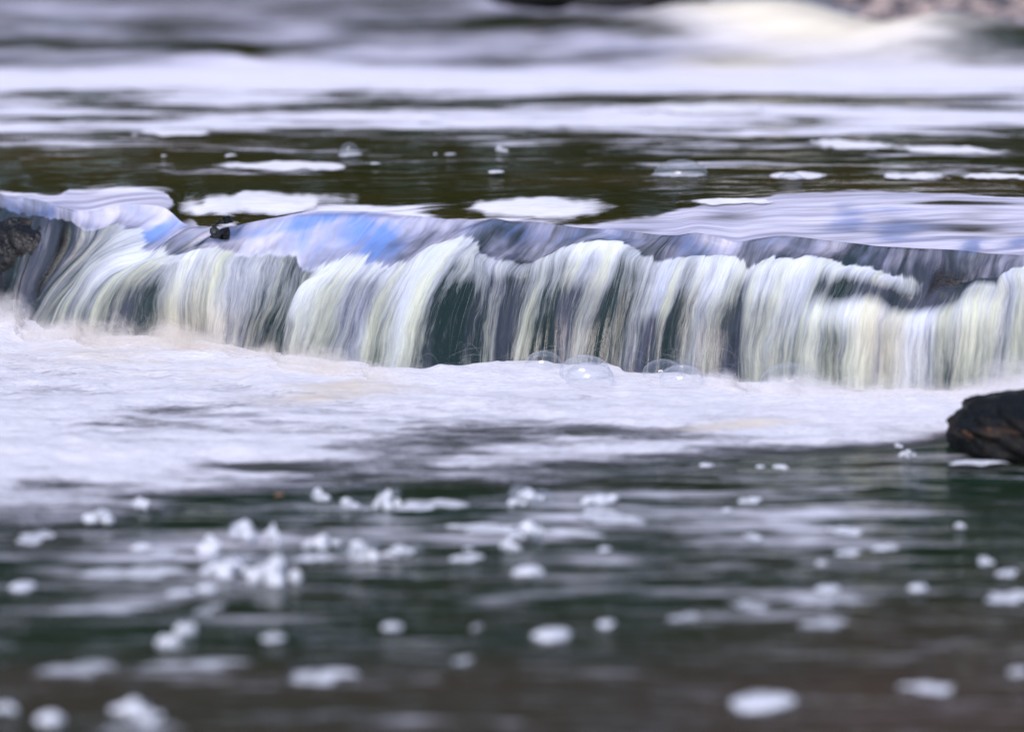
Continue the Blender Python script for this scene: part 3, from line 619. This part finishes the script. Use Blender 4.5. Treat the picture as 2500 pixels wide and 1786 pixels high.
# ------------------------------------------------------------------ spray at the foot
def spray():
    r = np.random.default_rng(5); vs = []; fs = []; op = []; tn = []; k = 0; SEG = 8
    for _ in range(500):
        t = r.random()
        i = int(np.clip(r.beta(1, 1.5) * NU if r.random() < .5 else r.random() * NU, 0, NU - 1)); p = FALL[i, -1]
        x0 = p + np.array([r.normal() * .02, -abs(r.normal()) * .03 - .005, .02 + abs(r.normal()) * .008])
        a = r.uniform(0, math.pi); L_ = r.uniform(.02, .08); hgt = abs(r.normal()) * .018 + .004
        s = np.linspace(0, 1, SEG + 1); dirx = r.choice([-1, 1]) * L_
        Pp = x0 + np.stack([dirx * s, -.03 * s * r.random(), hgt * 4 * s * (1 - s * r.uniform(.7, 1.1)) + s * s * r.uniform(-.01, .01)], 1)
        w = r.uniform(.0005, .0011)
        T = np.gradient(Pp, axis=0); side = np.cross(T, [0, -1, .2]); side /= np.linalg.norm(side, axis=1, keepdims=True) + 1e-9
        vs.append(np.stack([Pp - side * w / 2, Pp + side * w / 2], 1).reshape(-1, 3))
        op.append(np.repeat(r.uniform(.06, .2) * np.sin(np.linspace(.1, math.pi - .1, SEG + 1)), 2)); tn.append(np.full(2 * SEG + 2, r.random() * .6))
        b0 = k + np.arange(SEG) * 2; fs.append(np.stack([b0, b0 + 1, b0 + 3, b0 + 2], 1)); k += 2 * SEG + 2
    o = mesh_obj('spray', np.concatenate(vs), np.concatenate(fs), M_THREAD, attrs={'opac': np.concatenate(op), 'tone': np.concatenate(tn)})
    tag(o, 'fine spray arcs thrown up along the foot of the fall', 'spray', None, 'stuff')
spray()

def mist():
    m = NT('mist'); p = m.pos(); w = m.warp(p, 9, (.05, .02, .05), 3)
    a = m.noise(m.scale(w, (9, 6, 16)), 1, 4, .6); b_ = m.noise(m.scale(w, (50, 20, 30)), 1, 3, .6)
    al = m.rng(m.math('ADD', m.attr('opac'), m.math('MULTIPLY', m.math('SUBTRACT', m.math('ADD', m.math('MULTIPLY', a, .7), m.math('MULTIPLY', b_, .3)), .5), 1.5)), .15, 1.1, 0, .85)
    al = m.math('MULTIPLY', al, m.rng(m.attr('opac'), 0, .25))
    c = m.mix(m.attr('tone'), (.86, .85, .93), (.80, .71, .58))
    d_ = m.n('ShaderNodeBsdfDiffuse'); m.put(d_.inputs[0], c); t = m.n('ShaderNodeBsdfTranslucent'); m.put(t.inputs[0], c)
    mat = m.end(m.mixs(al, m.clear(), m.mixs(.35, d_.outputs[0], t.outputs[0])))
    V_ = []; F_ = []; O_ = []; T_ = []; N_ = []; k = 0
    for lay in range(5):
        nu, nv = 420, 10; ii = np.linspace(0, NU - 1, nu); base = np.stack([np.interp(ii, np.arange(NU), FALL[:, -1, c_]) for c_ in range(3)], 1)
        bx_, _ = pix(base)
        hgt = np.interp(bx_, [-100, 100, 300, 500, 700, 1000, 1200, 1650, 1900, 2300, 2500], [.09, .10, .10, .09, .075, .06, .026, .026, .07, .06, .12])
        hgt = hgt * (1 + .6 * fbm(base[:, 0] * 7 + lay * 5, base[:, 0] * 0, 90 + lay, 3)) * (1 - .12 * lay)
        s_ = np.linspace(0, 1, nv)[None, :]
        off = -.045 - .016 * lay + .01 * vnoise(base[:, 0] * 12, base[:, 0] * 0 + lay, 7)
        P = base[:, None, :] + np.stack([0 * s_ + .015 * vnoise(base[:, :1] * 9 + lay, s_ * 2, 8), off[:, None] + .012 * s_ ** 2, -base[:, None, 2] + .002 + hgt[:, None] * s_], -1)
        V_.append(P.reshape(-1, 3)); F_.append(grid_faces(nu, nv) + k); k += nu * nv
        O_.append((1.0 * (1 - s_) ** .9 * np.ones((nu, 1))).ravel()); T_.append((np.clip(np.interp(bx_, [0, 450, 900, 1100, 2000, 2200, 2500], [.3, .7, .5, .1, .2, .4, .2]), 0, 1)[:, None] * np.ones((1, nv))).ravel())
        N_.append(np.tile([0, -.6, .8], (nu * nv, 1)))
    o = mesh_obj('mist', np.concatenate(V_), np.concatenate(F_), mat, attrs={'opac': np.concatenate(O_), 'tone': np.concatenate(T_)}, normals=np.concatenate(N_))
    tag(o, 'pale mist hugging the foot of the waterfall', 'mist', None, 'stuff')
mist()

# ------------------------------------------------------------------ stones
def rock_mesh(rx, ry, rz, seed, n=48, rough=.22, flat=0.):
    th = np.linspace(0, 2 * math.pi, n * 2, endpoint=False)[:, None]; ph = np.linspace(-math.pi / 2, math.pi / 2, n)[None, :]
    x = np.cos(th) * np.cos(ph); y = np.sin(th) * np.cos(ph); z = np.sin(ph) + 0 * th
    rr = 1 + rough * (fbm(x * 1.7 + z * .9 + 5, y * 1.7 - z * 1.3 + seed, seed, 3) + .35 * fbm(x * 5 + z * 3, y * 5 - z * 4, seed + 9, 3))
    rr = np.where(np.abs(z) > .999, rr.mean(), rr)
    sq = lambda v: np.sign(v) * np.abs(v) ** (1 - flat)
    V_ = np.stack([sq(x) * rr * rx, sq(y) * rr * ry, sq(z) * rr * rz], -1)
    fa = grid_faces(2 * n, n); wrap = np.stack([(2 * n - 1) * n + np.arange(n - 1), np.arange(n - 1), np.arange(n - 1) + 1, (2 * n - 1) * n + np.arange(n - 1) + 1], 1)
    return V_.reshape(-1, 3), np.concatenate([fa, wrap])
def rock(name, px, py, z, rx, ry, rz, seed, mat, label, cat='rock', group=None, rot=0, lift=0., flat=0., Y=None):
    v, fa = rock_mesh(rx, ry, rz, seed, flat=flat)
    o = mesh_obj(name, v, fa, mat); p = at_z(px, py, z) if Y is None else at_y(px, py, Y)
    o.location = (p[0], p[1], p[2] + lift); o.rotation_euler = (0, 0, rot); tag(o, label, cat, group); return o
# the black boulder at the right edge: body, brown top slab, tongue of water running off its tip
bp = at_z(2520, 1110, 0)
boulder = empty('boulder', tuple(bp))
tag(boulder, 'black wet boulder with a brown rounded top jutting into the pool', 'boulder')
v, fa = rock_mesh(.150, .13, .066, 3, 64, .20, .15); o = mesh_obj('rock_body', v, fa, M_BOULDER, boulder); o.location = (.02, .06, .025)
v, fa = rock_mesh(.140, .10, .026, 8, 56, .22, .1); o = mesh_obj('rock_top', v, fa, M_BTOP, boulder); o.location = (.01, .04, .050); o.rotation_euler = (0, -.06, .1)

rock('rock', 78, 636, 0, .112, .08, .088, 31, M_LROCK, 'dark brown wet rock at the far left with thin water running over it', 'rock', None, 0, 0, .1, Y=float(Y0[4 + OFF]) - .11)
rock('stone', 380, 835, .01, .050, .04, .058, 12, M_LEDGE, 'rounded dark stone under the spray at the foot of the fall, left of centre', 'stone', 'stones in the fall')
rock('stone', 672, 772, 0, .010, .02, .010, 13, M_LEDGE, 'small dark stone poking out of the falling water beside the white arc', 'stone', 'stones in the fall', Y=float(Y0[17 + OFF]) - .17)
rock('stone', 512, 661, 0, .012, .012, .006, 14, M_LEDGE, 'tiny brown stone at the broken edge of the falling water', 'stone', 'stones in the fall', Y=float(Y0[14 + OFF]) - .088)
rock('stone', 528, 566, 0, .016, .024, .013, 15, M_LEDGE, 'brown stone just breaking the smooth water on the lip', 'stone', 'stones in the fall', Y=float(Y0[13 + OFF]) + .0)

# far bank
rb = np.random.default_rng(3)
for i, (px, wdt, lab) in enumerate([(1330, .30, 'black blurred rock on the far bank, at the left end of the dark gap'), (1480, .34, 'black blurred rock in the middle of the far bank'), (1620, .22, 'dark brown blurred rock on the far bank beside the tall wave')]):
    rock('bank_rock', px, -14, 0, wdt * .8, .2, .055, 60 + i, M_BANK, lab, 'rock', 'rocks on the far bank', Y=11.7)
bank_v = []; nbx, nby = 320, 34
bx_ = np.linspace(-14, 14, nbx)[:, None]; byy = np.concatenate([np.linspace(11.3, 13.2, 14), np.linspace(13.4, 34, nby - 14)])[None, :]
bz = .26 + .055 * (byy - 13.2) + .25 * sstep(15, 24, byy) * 3 + .05 * fbm(bx_ * 1.5, byy * 1.2, 71)
bar = sstep(1.15, 1.5, bx_) * (.504 + .05 * (byy - 11.3)) - .2 + .012 * fbm(bx_ * 4, byy * 4, 72)
bz = np.where(byy <= 13.2, bar, bz)
bank = mesh_obj('river_bank', np.stack([bx_ + 0 * byy, byy + 0 * bx_, bz], -1), grid_faces(nbx, nby), mat_rock('bank_soil', (.05, .04, .035), (.10, .075, .055), (.20, .15, .13), .8, .35))
tag(bank, 'stony far bank of the river', None, None, 'structure')
# pale gravel at the top right, one object
def gravel():
    vs = []; fs = []; k = 0; bv, bf = rock_mesh(1, 1, .6, 5, 5, .2)
    for _ in range(700):
        x = rb.uniform(1.3, 2.4); y = rb.uniform(11.4, 12.6); s = rb.uniform(.012, .035)
        z = .304 + .05 * (y - 11.3) + .004
        vs.append(bv * s + [x, y, z]); fs.append(bf + k); k += len(bv)
    m = NT('gravel'); a = m.noise(m.pos(), 9, 3, .6)
    mm = m.end(m.pbsdf(Base_Color=m.mix(m.rng(a, .42, .6), (.06, .055, .07), (.50, .38, .34)), Roughness=.7).outputs[0])
    o = mesh_obj('gravel', np.concatenate(vs), np.concatenate(fs), mm)
    tag(o, 'pale pinkish gravel on the far bank behind the rapids', 'gravel', None, 'stuff')
gravel()
# wood on the far bank, above the frame, that the water mirrors
def woods():
    r = np.random.default_rng(9); n = 42000
    x = r.uniform(-22, 22, n); top = 8.5 + 2.2 * vnoise(x * .35, x * 0, 5); zz = r.random(n) ** .8 * top; y = 21 + r.normal(size=n) * 1.5
    s = r.uniform(.14, .36, n); a = r.normal(size=(n, 3)); a /= np.linalg.norm(a, axis=1, keepdims=True); b = np.cross(a, r.normal(size=(n, 3))); b /= np.linalg.norm(b, axis=1, keepdims=True)
    c = np.stack([x, y, zz + .8], 1); V4 = np.stack([c - a * s[:, None], c - b * s[:, None] * .6, c + a * s[:, None], c + b * s[:, None] * .6], 1)
    o = mesh_obj('far_woods', V4.reshape(-1, 3), np.arange(4 * n).reshape(-1, 4), plain('leaf_green', (.022, .036, .010)), smooth=False)
    tag(o, 'dense green wood on the far bank mirrored in the water', 'woods', None, 'stuff')
woods()

# ------------------------------------------------------------------ bubbles
def dome(n=20, m=9):
    th = np.linspace(0, 2 * math.pi, n, endpoint=False)[:, None]; ph = np.linspace(-.25, math.pi / 2 - .02, m)[None, :]
    v = np.stack([np.cos(th) * np.cos(ph), np.sin(th) * np.cos(ph), np.sin(ph) + 0 * th], -1)
    fa = grid_faces(n, m); w = np.stack([(n - 1) * m + np.arange(m - 1), np.arange(m - 1), np.arange(m - 1) + 1, (n - 1) * m + np.arange(m - 1) + 1], 1)
    return v.reshape(-1, 3), np.concatenate([fa, w])
DV, DF = dome(40, 16); dome_ob = mesh_obj('bubble', DV, DF, M_BUBBLE); dome_me = dome_ob.data; bpy.data.objects.remove(dome_ob)
def mpp(Y): return Y / FPX                                # metres per pixel at a distance
def bubble(px, py, wpx, hpx, label, z=.02, Y=None, parent=None, group='bubbles on the river'):
    p = at_z(px, py, z) if Y is None else at_y(px, py, Y)
    k = mpp(p[1]); o = bpy.data.objects.new('bubble', dome_me); SC.collection.objects.link(o)
    o.scale = (wpx / 2 * k, wpx / 2 * k, hpx * k); o.location = p
    if label: tag(o, label, 'bubble', group)
    return o
bubble(1327, 891, 92, 36, 'clear dome bubble against the foot of the fall, leftmost of the foot bubbles')
bubble(1428, 908, 126, 42, 'wide clear bubble at the foot of the fall, in front of the darkest gap')
bubble(1440, 923, 120, 40, 'lower overlapping bubble just in front of the wide clear one')
bubble(1618, 910, 100, 34, 'clear bubble at the foot of the fall under the centre streams')
bubble(1664, 926, 110, 36, 'flat bubble in the white foam beside two others at the foot')
bubble(1668, 900, 84, 30, 'small faint bubble behind the flat one at the foot')
bubble(1935, 933, 160, 48, 'largest faint bubble at the foot of the right part of the fall')
bubble(2290, 936, 96, 30, 'clear bubble low at the foot of the fall near the right edge')
bubble(2420, 955, 60, 14, 'thin bubble lying in foam above the boulder')
for (px, py, w_, h_, lab) in [(853, 372, 46, 24, 'small shiny bubble riding a white foam dot on the upper river'), (1662, 424, 130, 34, 'wide low bubble on the dark upper river right of centre'), (1930, 436, 60, 14, 'flat bubble on the upper river on the right half')]:
    bubble(px, py, w_, h_, lab, z=ZP)

# ------------------------------------------------------------------ foam pieces
def patch_mesh(seed, kind, n=48, m=20):
    """a floating piece: 'dot' a smooth low button, 'froth' a heap of merged small domes, 'flat' an uneven skin"""
    r = np.random.default_rng(seed)
    th = np.linspace(0, 2 * math.pi, n, endpoint=False)[:, None]; q = np.linspace(0, 1, m)[None, :]
    ph = r.uniform(0, 6.28, 4)
    out = 1 + {'dot': .15, 'froth': .16, 'flat': .30}[kind] * (np.sin(2 * th + ph[0]) + .6 * np.sin(3 * th + ph[1]) + .5 * np.sin(5 * th + ph[2]))
    x = np.cos(th) * q * out; y = np.sin(th) * q * out
    if kind == 'froth':
        z = np.zeros_like(x)
        for k in range(13):
            rad = r.uniform(.22, .5); a = r.uniform(0, 6.28); l = r.uniform(0, .8) ** .8 * .8; cx, cyy = math.cos(a) * l, math.sin(a) * l
            z = np.maximum(z, np.sqrt(np.maximum(rad ** 2 - (x - cx) ** 2 - (y - cyy) ** 2, 0)) * r.uniform(1.0, 1.7) + .15 * np.sqrt(np.maximum(1 - q ** 2, 0)))
        z = np.minimum(z / np.quantile(z, .93), 1.1 + .1 * z / z.max())
    elif kind == 'dot': z = np.sqrt(np.maximum(1 - q ** 2, 0)) * np.ones_like(x) * (1 + .12 * vnoise(x * 2 + seed, y * 2, seed))
    else: z = np.sqrt(np.maximum(1 - q ** 3, 0)) * (.7 + .4 * vnoise(x * 3 + seed, y * 3, seed))
    z = z - .25 * (q > .99)
    fa = grid_faces(n, m)[:, ::-1]; w = np.stack([(n - 1) * m + np.arange(m - 1), np.arange(m - 1), np.arange(m - 1) + 1, (n - 1) * m + np.arange(m - 1) + 1], 1)[:, ::-1]
    fa, w = fa[:, ::-1], w[:, ::-1]
    return np.stack([x, y, z], -1).reshape(-1, 3), np.concatenate([fa, w]), (1 - q) * np.ones_like(x)
def froth_mesh(seed):
    r = np.random.default_rng(seed + 50); mb = bpy.data.metaballs.new('froth'); mb.resolution = mb.render_resolution = .09; mb.threshold = .25
    for k in range(16):
        e = mb.elements.new(); l = r.uniform(0, .85); a = r.uniform(0, 6.28)
        e.co = (math.cos(a) * l, math.sin(a) * l * .8, r.uniform(0, 1) * (1.05 - l) * .85); e.radius = r.uniform(.22, .48)
    o = bpy.data.objects.new('froth', mb); SC.collection.objects.link(o); bpy.context.view_layer.update()
    me = bpy.data.meshes.new_from_object(o.evaluated_get(bpy.context.evaluated_depsgraph_get()))
    v = np.empty(len(me.vertices) * 3); me.vertices.foreach_get('co', v); v = v.reshape(-1, 3)
    v[:, 2] = np.maximum(v[:, 2], -.12); v[:, :2] /= np.abs(v[:, 0]).max(); v[:, 2] /= v[:, 2].max()
    v += .02 * np.stack([vnoise(v[:, 0] * 9, v[:, 2] * 9, 1), 0 * v[:, 0], vnoise(v[:, 0] * 9 + 4, v[:, 1] * 9, 2)], 1)
    tri = [p for p in me.polygons]; T = []
    for p in tri:
        q = list(p.vertices)
        for k in range(1, len(q) - 1): T.append((q[0], q[k], q[k + 1]))
    bpy.data.objects.remove(o); bpy.data.metaballs.remove(mb); bpy.data.meshes.remove(me)
    return v, np.array(T), np.ones(len(v))
FAM = {}
for kind_, mat_, key_, cnt_ in (('froth', M_CLUMP, 'froth', 8), ('dot', M_CLUMP, 'dot', 5), ('flat', M_CLUMP, 'flat', 6), ('flat', M_PALE, 'pale', 5)):
    FAM[key_] = []
    for s_ in range(cnt_):
        v, fa, eg = froth_mesh(s_) if kind_ == 'froth' else patch_mesh(s_ + 1 + len(key_) * 10, kind_); o = mesh_obj('foam_clump', v, fa, mat_, attrs={'edge': eg}); FAM[key_].append(o.data); bpy.data.objects.remove(o)
def clump(px, py, w, h, label, kind='lump', bubbles=0, z=0.0, tilt=0, group='foam clumps floating on the lower pool'):
    """one floating clump w by h pixels; lumps stand up, flats lie on the water"""
    z0 = z + (.004 if z == 0 else .002); p = at_z(px, py + h * .38, z0); k = mpp(p[1])
    fam = FAM[kind if kind != 'lump' else ('froth' if bubbles else 'dot')]
    me = fam[(int(px) * 7 + int(py)) % len(fam)]
    o = bpy.data.objects.new('foam_clump', me); SC.collection.objects.link(o)
    sx = w / 2 * k
    if kind == 'lump': sy, sz = sx * .9, max(h * (.62 if bubbles else .40) * k, .003)
    else:
        # a flat patch: its height on the picture comes from its length along the water
        g = (CAM_H - z0) / p[1]; sy = h / 2 * k / g * .85; sz = .004
        p = at_z(px, py, z0)
    o.location = p; o.scale = (sx, sy, sz); o.rotation_euler = (0, 0, R(tilt) + R(((int(px) * 13 + int(py) * 7) % 41) - 20) * (.4 if kind != 'lump' else 1))
    tag(o, label, 'foam clump', group)
    r = np.random.default_rng(int(px + py))
    for b in range(bubbles):
        q_ = bpy.data.objects.new('bubble', dome_me); SC.collection.objects.link(q_); q_.parent = o
        s_ = r.uniform(.25, .5); q_.scale = (s_, s_ * 1.2, s_ * sx / sz * .8); q_.location = (r.uniform(-.6, .6), r.uniform(-.5, .4), r.uniform(.3, .7))
    return o
CL = [
 (345,1222,56,44,'lump',1,'small bubbly clump at the left, just below the white foam edge'),
 (245,1255,84,58,'lump',2,'round bubbly clump below the ragged foam on the left'),
 (85,1312,100,34,'flat',0,'faint flat patch at the left edge above the round white dot'),
 (595,1285,84,84,'lump',3,'tall bubbly clump at the top of the big cluster left of centre'),
 (515,1318,72,66,'lump',2,'grey bubbly clump on the left side of the big cluster'),
 (668,1292,48,70,'lump',2,'narrow upright clump on the right side of the big cluster'),
 (672,1375,140,110,'lump',4,'largest bright clump at the foot of the big cluster'),
 (560,1375,150,60,'lump',2,'low wide clump at the lower left of the big cluster'),
 (785,1312,100,50,'lump',1,'slanted clump just right of the big cluster'),
 (765,1362,80,26,'flat',0,'thin flat foam strip under the slanted clump'),
 (880,1332,104,72,'lump',2,'rounded bright clump with bubbles right of the slanted one'),
 (985,1338,110,46,'lump',2,'low bubbly clump right of the rounded bright one'),
 (345,1328,56,36,'lump',0,'small faint clump above the long flat strip on the left'),
 (400,1352,100,30,'pale',0,'thin grey foam skin beside the small faint clump'),
 (330,1398,270,34,'flat',0,'long flat cream strip of foam on the left'),
 (55,1420,78,44,'lump',0,'bright round dot of foam near the left edge'),
 (440,1440,80,30,'lump',0,'left half of the bright twin clump below the big cluster'),
 (505,1428,60,34,'lump',0,'right half of the bright twin clump below the big cluster'),
 (1140,1362,84,20,'flat',0,'small flat foam piece left of the bright triangular clump'),
 (1145,1336,26,20,'lump',0,'tiny foam bead above the small flat piece'),
 (945,1208,72,70,'lump',3,'bubbly upright clump with a long tail below the churned foam'),
 (1045,1232,150,36,'flat',0,'long pale tail trailing right of the bubbly upright clump'),
 (780,1200,60,48,'lump',1,'small bubbly clump left of the upright clump with a tail'),
 (850,1222,66,36,'lump',1,'small slanted clump between two upright bubbly clumps'),
 (410,1560,62,50,'lump',1,'lower left bead of the slanted grey pair in open dark water'),
 (452,1530,56,50,'lump',1,'upper right bead of the slanted grey pair in open dark water'),
 (665,1550,66,30,'lump',0,'bright oval dot alone right of the slanted grey pair'),
 (955,1520,56,38,'lump',0,'bright round dot alone in dark water near the centre'),
 (1165,1533,26,26,'pale',0,'faint grey bead between two bright dots'),
 (785,1650,180,36,'flat',0,'long bright cream oval on brown water near the bottom'),
 (120,1738,76,74,'lump',0,'out-of-focus bright ball near the bottom left corner'),
 (330,1722,140,66,'lump',1,'big blurred white clump at the bottom left with a bubble on top'),
 (12,1715,60,60,'lump',0,'bright blurred clump cut by the left edge'),
 (340,1780,230,30,'pale',0,'faint blurred strip along the bottom edge'),
 (190,1635,230,50,'pale',0,'broad faint patch above the bottom left balls'),
 (250,1490,360,26,'pale',0,'long thin faint strip below the round dot on the left'),
 (510,1490,80,40,'pale',0,'faint smudge of foam under the bright twin clump'),
 (480,1625,330,30,'pale',0,'faint strip left of the long cream oval'),
 (1300,1205,126,60,'lump',4,'bubbly clump topped by a clear bubble right of centre'),
 (1300,1285,122,70,'lump',1,'bright triangular clump right of centre'),
 (1190,1290,200,26,'flat',0,'long pointed foam strip running left from the triangular clump'),
 (1245,1325,56,40,'lump',1,'small bead under the left tip of the triangular clump'),
 (1288,1382,82,52,'lump',0,'bright rounded triangle of foam lowest in the centre column'),
 (1480,1260,170,44,'flat',0,'wide bright flat raft right of the bubbly clumps'),
 (1465,1215,110,28,'lump',1,'ragged foam strip lying on the back of the wide bright raft'),
 (1475,1335,40,18,'lump',0,'small bright dot below the wide flat raft'),
 (1390,1302,160,16,'flat',0,'thin foam line under the wide flat raft'),
 (1775,1240,30,18,'lump',0,'tiny bright bead on grey ripples right of centre'),
 (1832,1222,64,16,'flat',0,'thin white dash beside the tiny bright bead'),
 (1840,1312,50,16,'flat',0,'short white dash on dark water below the tiny bead'),
 (2065,1297,100,20,'flat',0,'white dash of two joined pieces on the right'),
 (2158,1337,56,18,'flat',0,'short white dash, upper of a stepped pair on the right'),
 (2070,1350,70,18,'flat',0,'short white dash, lower of a stepped pair on the right'),
 (2005,1368,28,34,'lump',0,'tiny upright bead under the stepped pair of dashes'),
 (2020,1430,76,26,'lump',0,'bright oval above a wide faint raft on the right'),
 (2020,1468,190,40,'pale',0,'wide faint raft just below the bright oval on the right'),
 (1835,1482,130,36,'pale',0,'faint raft left of the wide faint one'),
 (2010,1525,160,34,'pale',0,'faint raft lowest of the faint group on the right'),
 (1675,1510,120,26,'pale',0,'faint streak leftmost of the faint group on the right'),
 (2240,1425,56,40,'lump',0,'bright round ball right of the oval on the right side'),
 (2343,1276,24,28,'lump',0,'tiny bead below the boulder on the right'),
 (2470,1457,130,38,'flat',0,'bright flat raft cut by the right edge'),
 (2405,1370,50,18,'flat',0,'short dash of foam near the right edge'),
 (2458,1400,60,18,'flat',0,'second short dash close above the raft at the right edge'),
 (1345,1535,110,52,'lump',0,'large blurred white oval in the lower centre'),
 (1480,1515,56,26,'lump',0,'small faint oval right of the large blurred one'),
 (1860,1695,180,70,'lump',0,'big blurred mound of foam near the bottom on the right'),
 (2270,1680,140,26,'flat',0,'blurred flat bar of foam near the bottom right'),
 (2485,1630,60,40,'lump',0,'blurred white clump cut by the right edge near the bottom'),
 (1130,1615,60,24,'pale',0,'small faint smudge on brown water at the bottom centre'),
 (1725,1130,46,16,'lump',0,'small white bead on ripples under the foam edge'),
 (1905,1134,36,20,'lump',0,'small bead right of the one under the foam edge'),
 (1856,1136,24,10,'lump',0,'tiny bead between two beads under the foam edge'),
 (2385,1130,150,12,'flat',0,'thin pale foam line along the waterline of the black boulder'),
 (2215,1102,44,26,'lump',2,'small bubbly clump left of the boulder'),
 (2192,1084,28,16,'lump',1,'tiny clump above the bubbly one left of the boulder'),
]
for c in CL: clump(*c[:4], c[6], c[4], c[5])
UPG = 'foam beads on the upper river'
for (px, py, w_, h_, k_, b_, lab) in [(853,374,64,12,'lump',0,'bright foam dot carrying a shiny bubble on the upper river'), (562,376,30,14,'lump',0,'small foam bead on the olive water left of the shiny bubble'),
  (400,379,14,6,'lump',0,'tiniest foam speck on the olive water at the left'), (1222,362,40,18,'lump',1,'rounded foam bead right of the shiny bubble'), (1210,415,46,18,'lump',0,'white wedge of foam below the rounded bead'),
  (1063,374,10,12,'lump',0,'tiny upright foam speck near the rounded bead'), (1098,374,30,10,'lump',0,'small ragged foam speck near the rounded bead'), (916,397,24,8,'lump',0,'small foam speck below the shiny bubble'),
  (1662,422,120,12,'lump',0,'white foam inside the wide low bubble')]:
    clump(px, py, w_, h_, lab, k_, b_, ZP, 0, UPG)

# flat white rafts on the upper river, following its surface
GX, GY = UP[:, ::-1, 0], UP[:, ::-1, 1]
upix, upiy = pix(UP[:, ::-1])
def raft(px, py, w, h, label, skew=0.):
    """cells of the upper river inside the outline, lifted 3 mm"""
    e = lambda X, Y: 1 - np.sqrt(((X - px - skew * (Y - py)) / (w / 2)) ** 2 + ((Y - py) / (h / 2)) ** 2)
    lens = e(upix, upiy)
    sd_ = px * .013
    lens = lens + .28 * vnoise(upix / w * 5 + sd_, upiy / h * 1.6 + sd_, 3) + .16 * vnoise(upix / w * 14 + sd_, upiy / h * 3, 4) * np.clip(1.5 - lens, 0, 1)
    m = lens > -.25
    ii = np.where(m.any(1))[0]; jj = np.where(m.any(0))[0]
    if len(ii) < 2 or len(jj) < 2: return
    sl = np.ix_(np.arange(ii[0], ii[-1] + 1), np.arange(jj[0], jj[-1] + 1))
    Pq = UP[:, ::-1][sl].copy(); Pq[..., 2] += .003 + .004 * np.clip(lens[sl], 0, 1)
    c = Pq.reshape(-1, 3).mean(0)
    o = mesh_obj('white_raft', Pq - c, grid_faces(*Pq.shape[:2]), M_RAFT, attrs={'foam': np.clip(.30 + lens[sl] * 1.5, -.5, 1.2)})
    o.location = c; tag(o, label, 'foam raft', 'foam rafts on the upper river'); return o
raft(655, 500, 380, 62, 'large white lens lying over dark green water above the left falls', -1.5)
raft(1315, 512, 360, 54, 'large white lens on dark water above the central falls', -1.5)
raft(1780, 495, 215, 18, 'thin white sliver just above the right smooth slope')
raft(690, 409, 320, 22, 'narrow feathery pale strip on the upper river left of centre', 2)
raft(425, 327, 200, 16, 'small pale raft at the edge of the foam streaks on the left')
raft(1950, 432, 150, 18, 'short white dash of foam under the bubble on the upper river')
raft(2240, 434, 180, 18, 'white dash of foam near the right, left of a longer one')
raft(2440, 434, 190, 16, 'longer white dash of foam at the right edge of the upper river')
raft(2080, 357, 230, 24, 'slanted white raft of foam on the right of the upper river', 4)
raft(2330, 370, 300, 20, 'slanted white strip of foam near the right edge', 6)
raft(1700, 268, 330, 26, 'wide blurred raft of foam in the streaks right of centre')

# one fallen leaf at the foam's edge
lv = np.array([(-1, 0, 0), (-.5, .45, .12), (.2, .5, .08), (1, .05, .0), (.3, -.45, .1), (-.5, -.4, .05), (0, 0, .02), (1.5, .1, .05)])
lf = np.array([(0, 6, 1), (1, 6, 2), (2, 6, 3), (3, 6, 4), (4, 6, 5), (5, 6, 0), (3, 7, 7)])[:6]
leaf = mesh_obj('leaf', lv * .009, lf, plain('orange_leaf', (.40, .19, .09)))
leaf.location = at_z(683, 1208, .016); leaf.rotation_euler = (.2, 0, .3); tag(leaf, 'small orange leaf floating at the lower edge of the churned foam', 'leaf')
